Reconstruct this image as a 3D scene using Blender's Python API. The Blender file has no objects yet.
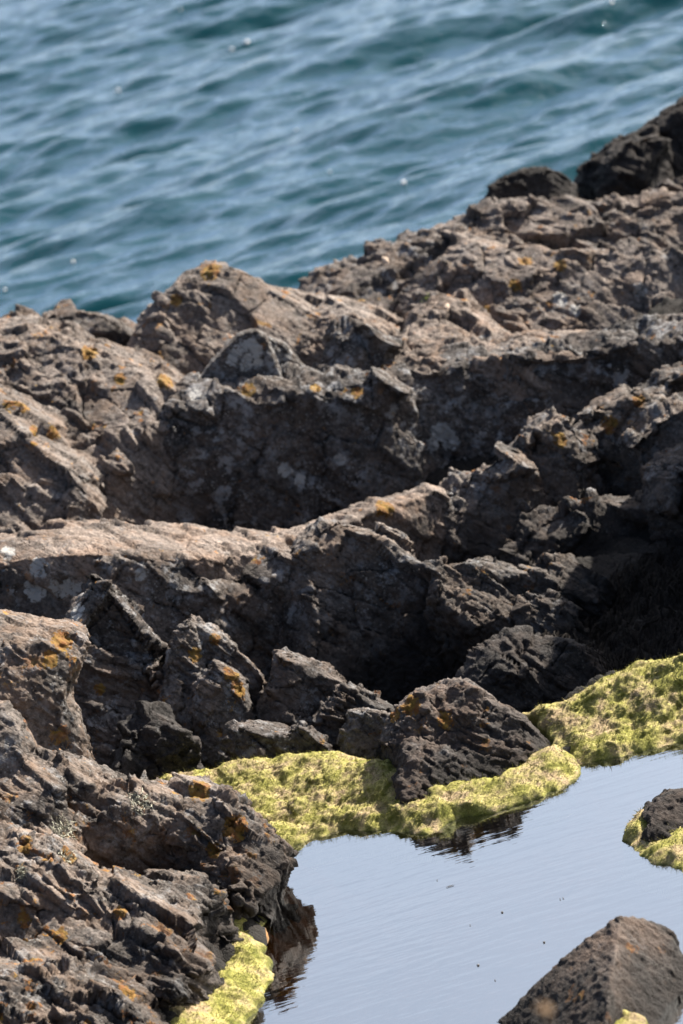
import bpy, bmesh, math, random, time
import numpy as np
from mathutils import Vector, Matrix

T0 = time.time()
W, H = 683, 1024
SC = bpy.context.scene
C = SC.collection

# ------------------------------------------------------------------ camera
CAM = Vector((0, 0, 6.0))
PITCH, ROLL = math.radians(16.0), math.radians(16.0)
FPX = 3421.0
cam_d = bpy.data.cameras.new("camera")
cam = bpy.data.objects.new("camera", cam_d); C.objects.link(cam)
SC.camera = cam
fwd = Vector((0, math.cos(PITCH), -math.sin(PITCH)))
up0 = Vector((0, math.sin(PITCH), math.cos(PITCH)))
rt0 = Vector((1, 0, 0))
# the horizon climbs to the right in the picture: the camera is rolled clockwise
cs, sn = math.cos(ROLL), math.sin(ROLL)
right = rt0 * cs - up0 * sn
up = rt0 * sn + up0 * cs
M = Matrix((right, up, -fwd)).transposed().to_4x4()
M.translation = CAM
cam.matrix_world = M
cam_d.sensor_fit = 'VERTICAL'
cam_d.sensor_height = 24.0
cam_d.lens = 24.0 * FPX / H
cam_d.clip_start = 0.1
cam_d.clip_end = 20000
cam_d.dof.use_dof = True
cam_d.dof.focus_distance = 16.4
cam_d.dof.aperture_fstop = (cam_d.lens / 1000) / 0.050

def ray(px, py):
    return (fwd + right * ((px - W / 2) / FPX) + up * ((H / 2 - py) / FPX))

def PY(px, py, Y):
    r = ray(px, py)
    return CAM + r * (Y / r.y)

def PZ(px, py, z=0.0):
    r = ray(px, py)
    return CAM + r * ((z - CAM.z) / r.z)

# ------------------------------------------------------------------ noise
def _hash(ix, iy, iz, seed):
    h = (ix.astype(np.uint32) * np.uint32(374761393)) ^ (iy.astype(np.uint32) * np.uint32(668265263)) \
        ^ (iz.astype(np.uint32) * np.uint32(2147483647 - 1013904223)) ^ np.uint32((seed * 2654435761) & 0xffffffff)
    h = (h ^ (h >> np.uint32(13))) * np.uint32(1274126177)
    h = (h ^ (h >> np.uint32(16))) * np.uint32(2246822519)
    return h ^ (h >> np.uint32(13))

def rnd(h):
    return (h & np.uint32(0xffffff)).astype(np.float32) / np.float32(0xffffff)

def noise3(p, seed=0):
    """value-gradient noise, about -1..1"""
    p = p.astype(np.float32)
    i = np.floor(p).astype(np.int64)
    f = (p - i).astype(np.float32)
    i = i.astype(np.int32)
    u = f * f * f * (f * (f * 6 - 15) + 10)
    out = None
    vals = []
    for dx in (0, 1):
        for dy in (0, 1):
            for dz in (0, 1):
                h = _hash(i[:, 0] + dx, i[:, 1] + dy, i[:, 2] + dz, seed)
                gx = (h & np.uint32(1023)).astype(np.float32) / 511.5 - 1
                gy = ((h >> np.uint32(10)) & np.uint32(1023)).astype(np.float32) / 511.5 - 1
                gz = ((h >> np.uint32(20)) & np.uint32(1023)).astype(np.float32) / 511.5 - 1
                vals.append(gx * (f[:, 0] - dx) + gy * (f[:, 1] - dy) + gz * (f[:, 2] - dz))
    ux, uy, uz = u[:, 0], u[:, 1], u[:, 2]
    l = lambda a, b, t: a + (b - a) * t
    x0 = l(l(vals[0], vals[1], uz), l(vals[2], vals[3], uz), uy)
    x1 = l(l(vals[4], vals[5], uz), l(vals[6], vals[7], uz), uy)
    return l(x0, x1, ux) * 1.3

def fbm(p, octs=4, seed=0, gain=0.5):
    a, s, f = 1.0, 0, 1.0
    for o in range(octs):
        s = s + a * noise3(p * f + 17.3 * o, seed + o)
        a *= gain; f *= 2.03
    return s

def vnoise(p, seed=0):
    return np.stack([noise3(p + 11.7 * k, seed + 31 * k) for k in range(3)], 1)

def voronoi(p, seed=0):
    """F1, F2, hash of the nearest cell, vector from its centre"""
    N = len(p)
    F1 = np.empty(N, np.float32); F2 = np.empty(N, np.float32)
    ID = np.empty(N, np.uint32); V = np.empty((N, 3), np.float32)
    for a in range(0, N, 150000):
        q = p[a:a + 150000].astype(np.float32)
        i = np.floor(q).astype(np.int32)
        n = len(q)
        f1 = np.full(n, 9, np.float32); f2 = np.full(n, 9, np.float32)
        idd = np.zeros(n, np.uint32); v = np.zeros((n, 3), np.float32)
        for dx in (-1, 0, 1):
            for dy in (-1, 0, 1):
                for dz in (-1, 0, 1):
                    h = _hash(i[:, 0] + dx, i[:, 1] + dy, i[:, 2] + dz, seed)
                    cx = i[:, 0] + dx + 0.1 + 0.8 * (h & np.uint32(1023)).astype(np.float32) / 1023
                    cy = i[:, 1] + dy + 0.1 + 0.8 * ((h >> np.uint32(10)) & np.uint32(1023)).astype(np.float32) / 1023
                    cz = i[:, 2] + dz + 0.1 + 0.8 * ((h >> np.uint32(20)) & np.uint32(1023)).astype(np.float32) / 1023
                    d = np.stack([q[:, 0] - cx, q[:, 1] - cy, q[:, 2] - cz], 1)
                    r = np.sqrt((d * d).sum(1))
                    near = r < f1
                    f2 = np.where(near, f1, np.minimum(f2, r))
                    f1 = np.where(near, r, f1)
                    idd = np.where(near, h, idd)
                    v[near] = d[near]
        F1[a:a + n] = f1; F2[a:a + n] = f2; ID[a:a + n] = idd; V[a:a + n] = v
    return F1, F2, ID, V

def sstep(a, b, x):
    t = np.clip((x - a) / (b - a), 0, 1)
    return t * t * (3 - 2 * t)

# ------------------------------------------------------------------ materials
def new_mat(name):
    m = bpy.data.materials.new(name); m.use_nodes = True
    nt = m.node_tree; nt.nodes.clear()
    out = nt.nodes.new('ShaderNodeOutputMaterial')
    return m, nt, out

class N:
    """small node helper"""
    def __init__(s, nt): s.nt = nt; s.tc = None
    def add(s, t, **kw):
        n = s.nt.nodes.new(t)
        for k, v in kw.items():
            if k.startswith('i_'):
                n.inputs[k[2:].replace('_', ' ')].default_value = v
            else: setattr(n, k, v)
        return n
    def ln(s, a, b): s.nt.links.new(a, b)
    def coord(s):
        if not s.tc: s.tc = s.add('ShaderNodeNewGeometry')
        return s.tc.outputs['Position']
    def noise(s, scale, detail=4, rough=0.55, vec=None, dist=0.0):
        n = s.add('ShaderNodeTexNoise'); n.inputs['Scale'].default_value = scale
        n.inputs['Detail'].default_value = detail; n.inputs['Roughness'].default_value = rough
        n.inputs['Distortion'].default_value = dist
        s.ln(vec or s.coord(), n.inputs['Vector']); return n.outputs['Fac']
    def vor(s, scale, feature='F1', vec=None, out='Distance'):
        n = s.add('ShaderNodeTexVoronoi', feature=feature); n.inputs['Scale'].default_value = scale
        s.ln(vec or s.coord(), n.inputs['Vector']); return n.outputs[out]
    def ramp(s, fac, stops, interp='LINEAR'):
        n = s.add('ShaderNodeValToRGB'); n.color_ramp.interpolation = interp
        e = n.color_ramp.elements
        while len(e) < len(stops): e.new(0.5)
        for k, (p, c) in enumerate(stops):
            e[k].position = p
            e[k].color = (c, c, c, 1) if isinstance(c, (int, float)) else (*c, 1)
        s.ln(fac, n.inputs['Fac']); return n.outputs['Color']
    def mix(s, fac, a, b, mode='MIX'):
        n = s.add('ShaderNodeMix', data_type='RGBA', blend_type=mode)
        for k, v in ((0, fac), (6, a), (7, b)):
            if isinstance(v, bpy.types.NodeSocket): s.ln(v, n.inputs[k])
            elif isinstance(v, (int, float)): n.inputs[k].default_value = v if k == 0 else (v, v, v, 1)
            else: n.inputs[k].default_value = (*v, 1)
        return n.outputs[2]
    def math(s, op, a, b=0.0, clamp=False):
        n = s.add('ShaderNodeMath', operation=op, use_clamp=clamp)
        for k, v in ((0, a), (1, b)):
            if isinstance(v, bpy.types.NodeSocket): s.ln(v, n.inputs[k])
            else: n.inputs[k].default_value = v
        return n.outputs[0]
    def bump(s, height, strength=0.5, dist=0.01, normal=None):
        n = s.add('ShaderNodeBump'); n.inputs['Strength'].default_value = strength
        n.inputs['Distance'].default_value = dist
        s.ln(height, n.inputs['Height'])
        if normal: s.ln(normal, n.inputs['Normal'])
        return n.outputs['Normal']

# bedding of the schist: beds dip steeply to the right
BN = Vector((0.74, 0.30, 0.57)).normalized()
BA = Vector((0.40, -0.90, 0.05)); BA = (BA - BN * BA.dot(BN)).normalized()
BB = BN.cross(BA)

ALB = 0.68
def rock_mat(name, light, mid, dark, orange=0.5, pale=0.5, black_z=None, rough=0.85, seed=0.0, spec=0.3, cracks=1.0):
    """black_z = (z_full, z_none): the tar lichen zone just above the water, a real band of colour"""
    light, mid, dark = (tuple(c * ALB for c in t) for t in (light, mid, dark))
    m, nt, out = new_mat(name); n = N(nt)
    pos = n.coord()
    mp = n.add('ShaderNodeMapping'); mp.inputs['Location'].default_value = (seed * 3.1, seed * 1.7, seed)
    n.ln(pos, mp.inputs['Vector']); v = mp.outputs['Vector']
    # coordinates stretched along the beds
    cx = n.add('ShaderNodeVectorMath', operation='DOT_PRODUCT'); n.ln(v, cx.inputs[0]); cx.inputs[1].default_value = BN * 5
    cy = n.add('ShaderNodeVectorMath', operation='DOT_PRODUCT'); n.ln(v, cy.inputs[0]); cy.inputs[1].default_value = BA
    cz = n.add('ShaderNodeVectorMath', operation='DOT_PRODUCT'); n.ln(v, cz.inputs[0]); cz.inputs[1].default_value = BB
    cv = n.add('ShaderNodeCombineXYZ')
    n.ln(cx.outputs['Value'], cv.inputs[0]); n.ln(cy.outputs['Value'], cv.inputs[1]); n.ln(cz.outputs['Value'], cv.inputs[2])
    vb = cv.outputs[0]
    base = n.ramp(n.noise(2.4, 6, 0.62, v), [(0.32, dark), (0.5, mid), (0.68, light)])
    streak = n.ramp(n.noise(5.0, 6, 0.65, vb), [(0.3, 0.55), (0.52, 1.0), (0.75, 1.35)])
    col = n.mix(0.85, base, streak, 'MULTIPLY')
    grit = n.ramp(n.noise(42, 5, 0.75, v), [(0.33, 0.35), (0.5, 1.0), (0.68, 1.9)])
    col = n.mix(0.9, col, grit, 'MULTIPLY')
    blk = n.ramp(n.noise(13, 6, 0.75, v), [(0.36, 0.22), (0.44, 1.0)])
    col = n.mix(0.9, col, blk, 'MULTIPLY')
    hs = n.add('ShaderNodeHueSaturation'); hs.inputs['Saturation'].default_value = 0.68; n.ln(col, hs.inputs['Color']); col = hs.outputs[0]
    # pale crustose lichen: rounded blotches and fine speckle
    blot = n.ramp(n.noise(11, 7, 0.75, v), [(0.60 - 0.07 * pale, 0.0), (0.65 - 0.07 * pale, 1.0)])
    region = n.ramp(n.noise(3.0, 4, 0.6, v), [(0.38, 0.1), (0.55, 1.0)])
    col = n.mix(n.math('MULTIPLY', n.math('MULTIPLY', blot, region), min(.9, .85 * pale)), col, (0.27, 0.275, 0.285))
    spk = n.math('LESS_THAN', n.vor(38, vec=v), 0.22)
    spr = n.ramp(n.noise(6, 3, 0.6, v), [(0.44, 0.0), (0.58, 1.0)])
    col = n.mix(n.math('MULTIPLY', n.math('MULTIPLY', spk, spr), min(.9, .8 * pale)), col, (0.30, 0.29, 0.27))
    # orange lichen crusts
    if orange > 0:
        geo = n.tc
        sep = n.add('ShaderNodeSeparateXYZ'); n.ln(geo.outputs['Normal'], sep.inputs[0])
        upf = n.ramp(sep.outputs['Z'], [(0.0, 0.35), (0.5, 1.0)])
        o = n.ramp(n.noise(7.5, 6, 0.68, v), [(0.665 - 0.075 * orange, 0.0), (0.68 - 0.075 * orange, 1.0)])
        oc = n.ramp(n.noise(20, 3, 0.6, v), [(0.35, (0.15, 0.055, 0.015)), (0.5, (0.27, 0.11, 0.02)), (0.65, (0.33, 0.20, 0.03))])
        col = n.mix(n.math('MULTIPLY', n.math('MULTIPLY', o, upf), 0.85), col, oc)
        rust = n.ramp(n.noise(3.2, 5, 0.7, v), [(0.5, 0.0), (0.72, 1.0)])
        col = n.mix(n.math('MULTIPLY', rust, 0.5 * orange), col, (0.17, 0.085, 0.038))
    warm = n.ramp(n.noise(4.2, 5, 0.65, v), [(0.48, 0.0), (0.62, 1.0)])
    col = n.mix(n.math('MULTIPLY', warm, .38), col, tuple(min(.5, c * k_) for c, k_ in zip(light, (1.15, 1.0, .86))))
    if black_z:
        sp = n.add('ShaderNodeSeparateXYZ'); n.ln(pos, sp.inputs[0])
        wob = n.math('MULTIPLY', n.math('SUBTRACT', n.noise(4.0, 6, 0.7, v), 0.5), (black_z[1] - black_z[0]) * 1.6)
        z = n.math('ADD', sp.outputs['Z'], wob)
        mr = n.add('ShaderNodeMapRange'); mr.inputs['From Min'].default_value = black_z[0]; mr.inputs['From Max'].default_value = black_z[1]
        mr.inputs['To Min'].default_value = 0.93; mr.inputs['To Max'].default_value = 0.0
        n.ln(z, mr.inputs['Value'])
        col = n.mix(mr.outputs[0], col, (0.012, 0.0105, 0.010))
    at = n.add('ShaderNodeAttribute', attribute_name='marks')
    sc_ = n.add('ShaderNodeSeparateColor'); n.ln(at.outputs['Color'], sc_.inputs[0])
    wn = n.math('MULTIPLY', n.math('SUBTRACT', n.noise(34, 5, 0.75, v), 0.50), 4.0)
    wm = n.ramp(n.math('MULTIPLY', sc_.outputs[0], n.math('ADD', wn, 1.0)), [(0.48, 0.0), (0.58, 1.0)])
    om = n.ramp(n.math('MULTIPLY', sc_.outputs[1], n.math('ADD', wn, 1.0)), [(0.48, 0.0), (0.56, 1.0)])
    yc = n.ramp(n.noise(18, 3, 0.6, v), [(0.35, (0.19, 0.075, 0.018)), (0.6, (0.24, 0.145, 0.025))])
    col = n.mix(n.math('MULTIPLY', om, 0.9), col, yc)
    col = n.mix(n.math('MULTIPLY', wm, 0.85), col, (0.42, 0.42, 0.41))
    bs = n.add('ShaderNodeBsdfPrincipled')
    n.ln(col, bs.inputs['Base Color'])
    bs.inputs['Roughness'].default_value = rough
    bs.inputs['Specular IOR Level'].default_value = spec
    b1 = n.bump(n.noise(30, 8, 0.72, v), 0.8, 0.016)
    b2 = n.bump(n.noise(22, 6, 0.7, vb), 0.7, 0.012, b1)
    wv = n.add('ShaderNodeVectorMath', operation='ADD'); n.ln(vb, wv.inputs[0])
    nz = n.add('ShaderNodeTexNoise'); nz.inputs['Scale'].default_value = 5; nz.inputs['Detail'].default_value = 4; n.ln(v, nz.inputs['Vector'])
    nm = n.add('ShaderNodeVectorMath', operation='SCALE'); n.ln(nz.outputs['Color'], nm.inputs[0]); nm.inputs['Scale'].default_value = .35
    n.ln(nm.outputs[0], wv.inputs[1])
    ckm = n.ramp(n.noise(3.3, 3, .6, v), [(0.42, 0.0), (0.6, 1.0)])
    ck = n.ramp(n.vor(4.5, 'DISTANCE_TO_EDGE', wv.outputs[0]), [(0.0, 0.0), (0.035, 1.0)])
    ck2 = n.ramp(n.vor(13, 'DISTANCE_TO_EDGE', wv.outputs[0]), [(0.0, 0.0), (0.06, 1.0)])
    b2 = n.bump(n.mix(ckm, 1.0, ck), 0.9 * cracks, 0.018, b2); b2 = n.bump(n.mix(ckm, ck2, 1.0), 0.6 * cracks, 0.005, b2)
    b3 = n.bump(n.vor(60, vec=v), 0.5, 0.006, b2)
    n.ln(b3, bs.inputs['Normal'])
    n.ln(bs.outputs[0], out.inputs['Surface'])
    return m

MAT = {}
MAT['lit'] = rock_mat('lit_weathered_schist', (0.34, 0.27, 0.225), (0.22, 0.172, 0.143), (0.10, 0.08, 0.07), 0.45, 0.55)  # paler copy of the schist for sunlit rocks, light put into the colour
MAT['face'] = rock_mat('shaded_lichened_schist', (0.20, 0.17, 0.155), (0.105, 0.09, 0.083), (0.035, 0.032, 0.031), 0.3, 1.15, seed=2.0)  # darker copy for shadowed faces, shade put into the colour under the lichen
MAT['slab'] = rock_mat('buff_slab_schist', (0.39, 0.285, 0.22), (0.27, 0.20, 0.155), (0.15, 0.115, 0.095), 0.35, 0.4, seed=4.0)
MAT['tidal'] = rock_mat('shaded_tidal_schist', (0.25, 0.20, 0.17), (0.135, 0.108, 0.093), (0.055, 0.046, 0.041), 0.35, 0.95, (-0.15, 0.3), seed=5.0)  # base tone lowered to deepen the shade, besides the tidal band
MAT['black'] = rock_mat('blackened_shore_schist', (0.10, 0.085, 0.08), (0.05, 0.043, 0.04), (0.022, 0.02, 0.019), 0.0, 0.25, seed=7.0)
MAT['ridge'] = rock_mat('ridge_schist', (0.32, 0.26, 0.22), (0.17, 0.14, 0.12), (0.07, 0.06, 0.054), 0.5, 1.0, (-.15, .35), seed=6.0)
MAT['near'] = rock_mat('orange_lichened_schist', (0.36, 0.285, 0.235), (0.17, 0.135, 0.112), (0.055, 0.045, 0.039), 0.95, 0.8, (0.12, 0.52), seed=9.0, cracks=0.5)
MAT['wet'] = rock_mat('poolside_schist', (0.26, 0.20, 0.17), (0.12, 0.095, 0.082), (0.045, 0.037, 0.034), 0.6, 0.5, (0.06, 0.36), seed=11.0, cracks=0.1)
MAT['far'] = rock_mat('dark_seaward_schist', (0.055, 0.047, 0.044), (0.03, 0.026, 0.025), (0.016, 0.014, 0.014), 0.1, 0.1, seed=12.0)

def moss_mat():
    m, nt, out = new_mat('yellow_green_algae'); n = N(nt)
    c = n.ramp(n.noise(7, 7, 0.72), [(0.3, (0.13, 0.13, 0.03)), (0.40, (0.33, 0.32, 0.07)), (0.48, (0.50, 0.45, 0.15)), (0.60, (0.49, 0.37, 0.22))])
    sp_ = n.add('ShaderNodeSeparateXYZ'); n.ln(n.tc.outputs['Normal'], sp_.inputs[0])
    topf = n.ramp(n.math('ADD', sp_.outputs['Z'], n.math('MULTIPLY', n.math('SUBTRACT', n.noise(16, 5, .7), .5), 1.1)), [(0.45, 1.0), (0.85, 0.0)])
    c = n.mix(n.math('MULTIPLY', topf, .85), c, (0.14, 0.15, 0.02))  # bleached lit tops and green shaded fronts both put into the colour
    c2 = n.ramp(n.noise(60, 6, 0.8), [(0.3, 0.35), (0.5, 1.0), (0.7, 1.6)])
    col = n.mix(0.8, c, c2, 'MULTIPLY')
    bs = n.add('ShaderNodeBsdfPrincipled')
    n.ln(col, bs.inputs['Base Color']); bs.inputs['Roughness'].default_value = 0.8
    bs.inputs['Specular IOR Level'].default_value = 0.25
    bs.inputs['Subsurface Weight'].default_value = 0.0
    b = n.bump(n.noise(70, 6, 0.75), 1.0, 0.02)
    n.ln(b, bs.inputs['Normal'])
    n.ln(bs.outputs[0], out.inputs['Surface'])
    return m
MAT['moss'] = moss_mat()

def simple_mat(name, col, rough=0.8, var=None, vscale=20, bump=0.0):
    m, nt, out = new_mat(name); n = N(nt)
    bs = n.add('ShaderNodeBsdfPrincipled'); bs.inputs['Roughness'].default_value = rough
    c = n.ramp(n.noise(vscale, 4, 0.6), [(0.35, col), (0.65, var or col)])
    n.ln(c, bs.inputs['Base Color'])
    if bump: n.ln(n.bump(n.noise(60, 5, 0.7), bump, 0.01), bs.inputs['Normal'])
    n.ln(bs.outputs[0], out.inputs['Surface']); return m
MAT['weed'] = simple_mat('dark_bladderwrack', (0.010, 0.008, 0.007), 0.95, (0.018, 0.015, 0.012), 9, 0.5)
MAT['weed'].node_tree.nodes['Principled BSDF'].inputs['Specular IOR Level'].default_value = .15
MAT['ramalina'] = simple_mat('pale_tufted_lichen', (0.34, 0.34, 0.26), 0.9, (0.48, 0.47, 0.38), 30)
MAT['leaf'] = simple_mat('fresh_leaf', (0.16, 0.22, 0.03), 0.6, (0.3, 0.34, 0.06), 30)
MAT['straw'] = simple_mat('dry_seed_head', (0.40, 0.27, 0.16), 0.8, (0.5, 0.36, 0.22), 60)
MAT['guano'] = simple_mat('white_guano', (0.62, 0.62, 0.60), 0.9, (0.8, 0.8, 0.78), 60)
MAT['speck'] = simple_mat('floating_debris', (0.10, 0.09, 0.08), 0.7, (0.18, 0.16, 0.14), 60)
MAT['glint'] = simple_mat('white_glint', (.85, .85, .85), .5, (.9, .9, .9), 60)  # white of the sun glints set on the sea as lumps
MAT['quartz'] = simple_mat('pale_shard', (0.5, 0.38, 0.28), 0.8, (0.6, 0.48, 0.38), 30)

# ------------------------------------------------------------------ objects
def tag(o, label=None, cat=None, group=None, kind=None):
    if label: o['label'] = label
    if cat: o['category'] = cat
    if group: o['group'] = group
    if kind: o['kind'] = kind
    return o

def mesh_obj(name, co, faces, mat, smooth=True, parent=None):
    me = bpy.data.meshes.new(name)
    co = np.asarray(co, np.float32)
    me.vertices.add(len(co)); me.vertices.foreach_set('co', co.ravel())
    F = np.asarray(faces, np.int32)
    k = F.shape[1]
    me.loops.add(F.size); me.loops.foreach_set('vertex_index', F.ravel())
    me.polygons.add(len(F))
    me.polygons.foreach_set('loop_start', np.arange(0, F.size, k, dtype=np.int32))
    me.update(calc_edges=True)
    me.polygons.foreach_set('use_smooth', np.full(len(F), smooth))
    me.materials.append(mat)
    o = bpy.data.objects.new(name, me); C.objects.link(o)
    if parent: o.parent = parent
    return o

def remesh_hulls(pieces, vox):
    """convex pieces -> one closed evenly meshed surface (numpy co, faces)"""
    me = bpy.data.meshes.new('tmp'); bm = bmesh.new()
    for pts in pieces:
        vs = [bm.verts.new(p) for p in pts]
        r = bmesh.ops.convex_hull(bm, input=vs)
        junk = {g for g in r['geom_interior'] if isinstance(g, bmesh.types.BMVert)} | {g for g in r['geom_unused'] if isinstance(g, bmesh.types.BMVert)}
        if junk: bmesh.ops.delete(bm, geom=list(junk), context='VERTS')
    bm.to_mesh(me); bm.free()
    o = bpy.data.objects.new('tmp', me); C.objects.link(o)
    md = o.modifiers.new('r', 'REMESH'); md.mode = 'VOXEL'; md.voxel_size = vox; md.adaptivity = 0
    dg = bpy.context.evaluated_depsgraph_get(); dg.update()
    ev = o.evaluated_get(dg); m2 = ev.to_mesh()
    co = np.empty(len(m2.vertices) * 3, np.float32); m2.vertices.foreach_get('co', co)
    n = len(m2.polygons)
    f = np.empty(len(m2.loops), np.int32); m2.loops.foreach_get('vertex_index', f)
    assert len(f) == 4 * n
    ev.to_mesh_clear()
    bpy.data.objects.remove(o); bpy.data.meshes.remove(me)
    return co.reshape(-1, 3), f.reshape(-1, 4)

def normals(co, f):
    a = co[f[:, 2]] - co[f[:, 0]]; b = co[f[:, 3]] - co[f[:, 1]]
    fn = np.cross(a, b)
    vn = np.zeros_like(co)
    for k in range(4):
        for ax in range(3):
            vn[:, ax] += np.bincount(f[:, k], fn[:, ax], len(co)).astype(np.float32)
    vn /= np.linalg.norm(vn, axis=1, keepdims=True) + 1e-9
    return vn

def smooth_n(vn, f, it=6):
    for _ in range(it):
        s = np.zeros_like(vn)
        fm = vn[f].sum(1)
        for k in range(4):
            for ax in range(3):
                s[:, ax] += np.bincount(f[:, k], fm[:, ax], len(vn)).astype(np.float32)
        vn = s / (np.linalg.norm(s, axis=1, keepdims=True) + 1e-9)
    return vn

R3 = np.array([list(BA), list(BB), list(BN)], np.float32)

def facet(co, vn, cellp, seed, strength, snap, tilt, maxh, crack, cw=0.1, amp=None):
    """break the surface into planar joint faces: every joint cell gets one plane, pulled towards the joint sets"""
    F1, F2, ID, V = voronoi(cellp, seed)
    u, inv = np.unique(ID, return_inverse=True)
    n = len(u); cnt = np.bincount(inv, minlength=n).astype(np.float32)
    c = np.stack([np.bincount(inv, co[:, k], n) / cnt for k in range(3)], 1)
    m = np.stack([np.bincount(inv, vn[:, k], n) / cnt for k in range(3)], 1)
    ml = np.linalg.norm(m, axis=1, keepdims=True); m /= ml + 1e-6
    dots = m @ R3.T
    ax = np.abs(dots).argmax(1)
    J = R3[ax] * np.sign(dots[np.arange(n), ax])[:, None]
    r = np.stack([rnd(u >> np.uint32(k)) for k in (2, 5, 8)], 1) - 0.5
    m = m + J * snap + r * 2 * tilt
    m /= np.linalg.norm(m, axis=1, keepdims=True) + 1e-6
    P = c[inv] - co; Mn = m[inv]
    h = (P * Mn).sum(1) / np.maximum((vn * Mn).sum(1), 0.45)
    h = np.clip(h, -maxh, maxh) * sstep(0.35, 0.7, ml[inv][:, 0]) * strength
    h += (rnd(u)[inv] - 0.5) * maxh * 0.5 * strength
    k = (1 - sstep(0.0, cw, F2 - F1)) * crack * min(strength, 1.0)
    h -= k
    if amp is not None: h = h * amp
    return h.astype(np.float32)

def rock_disp(co, vn, seed, k=1.0, chunk=1.0, c1=1.0, strata=1.0, fine=1.0, f=None, flat=False):
    q = co + seed * 7.31
    w = vnoise(q * 2.5, 5) * 0.05 + vnoise(q * 8.0, 6) * 0.008
    s = (q + w) @ R3.T
    cell = np.array([0.50, 0.42, 0.22], np.float32) * k
    co = co + vn * facet(co, vn, s / cell, 11, 0.95 * chunk * c1, 0.35, 0.18, 0.075 * k, 0.050 * k, 0.04)[:, None]
    if f is not None: vn = smooth_n(normals(co, f), f, 4)
    cell = np.array([0.17, 0.14, 0.07], np.float32) * k
    amp = 0.35 + 0.65 * sstep(-0.35, 0.35, noise3(q * 1.7, 78))
    co = co + vn * facet(co, vn, (s + w * .3) / cell, 23, 0.85 * chunk, 0.6, 0.22, 0.030 * k, 0.006 * k, 0.10, amp)[:, None]
    if f is not None: vn = smooth_n(normals(co, f), f, 2)
    # bedding ledges, broken and shifted from joint block to joint block
    c = s[:, 2]
    _, G2, JB, _ = voronoi((s + w) / (np.array([0.19, 0.30, 0.16], np.float32) * k), 61)
    jp = rnd(JB) * 3.0; ja = 0.05 + 1.25 * rnd(JB >> np.uint32(6)) ** 1.5; jt = 0.75 + 0.6 * rnd(JB >> np.uint32(4))
    m1 = sstep(-0.45, 0.35, noise3(q * 1.9, 91))
    h = 0
    for T, A, sd in ((0.10, 0.038, 41), (0.042, 0.015, 42), (0.018, 0.003, 43)):
        ph = c / (T * k) * jt + jp + 0.9 * noise3(q * (0.32 / T), sd)
        fr = ph - np.floor(ph)
        z0 = np.zeros(len(ph), np.int32)
        r = rnd(_hash(np.floor(ph).astype(np.int32), z0, z0, sd))
        saw = ((1 - fr) * sstep(0.0, 0.22, fr)) * (0.3 + 1.2 * r)
        h = h + (saw - 0.3) * A * k * strata * m1 * ja
    cell = np.array([0.055, 0.045, 0.022], np.float32) * max(k, .8)
    F1, F2, ID, V = voronoi(s / cell, 29)
    h = h + amp * (rnd(ID) - .5) * 0.008 * chunk
    r1 = 1 - np.abs(noise3(q * 16, 51)) * 2
    h = h + fine * (0.005 * r1 + 0.0045 * noise3(q * 34, 52) + 0.003 * noise3(q * 70, 53))
    return co + vn * h[:, None]

ROCKS = []
def rock(name, label, cat, pieces, mat, vox=0.012, seed=1, group=None, macro=1.0, **kw):
    co, f = remesh_hulls(pieces, vox)
    # discard what is buried
    q = co + seed * 3.7
    co = co + (vnoise(q * 1.7, 1) * 0.045 + vnoise(q * 4.3, 2) * 0.016) * macro
    vn = smooth_n(normals(co, f), f, 5)
    co = rock_disp(co, vn, seed, f=f, **kw)
    o = mesh_obj(name, co, f, MAT[mat])
    tag(o, label, cat, group)
    ROCKS.append((name, len(f)))
    return o

STEEP = 0.35
def hull(pts, back=0.5, drop=0.25, base=-0.25, flare=0.0, extra=(), s=None):
    """pts: (px, py, Y) on the face and crest seen from the shore; the piece is given real depth behind and a foot below"""
    s = STEEP if s is None else s
    ym = max(p[2] for p in pts)
    P = [PY(p[0], p[1], ym - (ym - p[2]) * s) for p in pts]
    c = sum(P, Vector()) / len(P)
    out = list(P)
    B = [p + Vector((0, back, -drop)) for p in P]
    out += B
    if base is not None:
        for p in P + B:
            d = Vector((p.x - c.x, p.y - c.y, 0))
            out.append(Vector((p.x, p.y, min(base - .5, p.z - 0.02) if s < 1 else min(base, p.z - .02))) + d * flare)
    out += [PY(*e) for e in extra]
    return out

# ------------------------------------------------------------------ the rocks (far to near)
exec_rocks = True
OUT = 'rock outcrops along the shore'

rock('sea_rock', 'tall dark rock face rising at the right edge, in front of the sea', 'rock', [
    hull([(578, 190, 25.3), (580, 165, 25.6), (600, 152, 25.7), (640, 128, 25.8), (665, 118, 25.9), (690, 92, 26.0), (760, 40, 26.1), (760, 190, 25.2), (640, 200, 25.0)], 1.2, .5, -1.6),
    hull([(604, 158, 25.5), (625, 138, 25.6), (660, 132, 25.6), (660, 190, 25.1), (600, 195, 25.1)], .5, .2, -1.6),
    ], 'far', 0.016, 3, OUT, k=1.2, c1=.5, macro=.4)
rock('sea_boulder', 'rounded dark boulder on the skyline beside the tall dark rock', 'rock', [
    hull([(480, 203, 24.3), (492, 184, 24.5), (512, 170, 24.6), (535, 165, 24.6), (560, 170, 24.6), (575, 184, 24.5), (574, 204, 24.2), (530, 225, 24.0)], .6, .25, -.6)],
    'far', 0.012, 4, OUT, macro=.3, chunk=.5, k=.5, strata=.3)
rock('sea_boulder', 'small dark boulder tucked under the tall dark rock at the right edge', 'rock', [
    hull([(652, 196, 24.1), (660, 180, 24.2), (680, 172, 24.3), (705, 172, 24.3), (720, 200, 24.0), (680, 215, 24.0)], .4, .2, -.3)],
    'tidal', 0.014, 5, OUT, macro=.3, chunk=.5)
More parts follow.
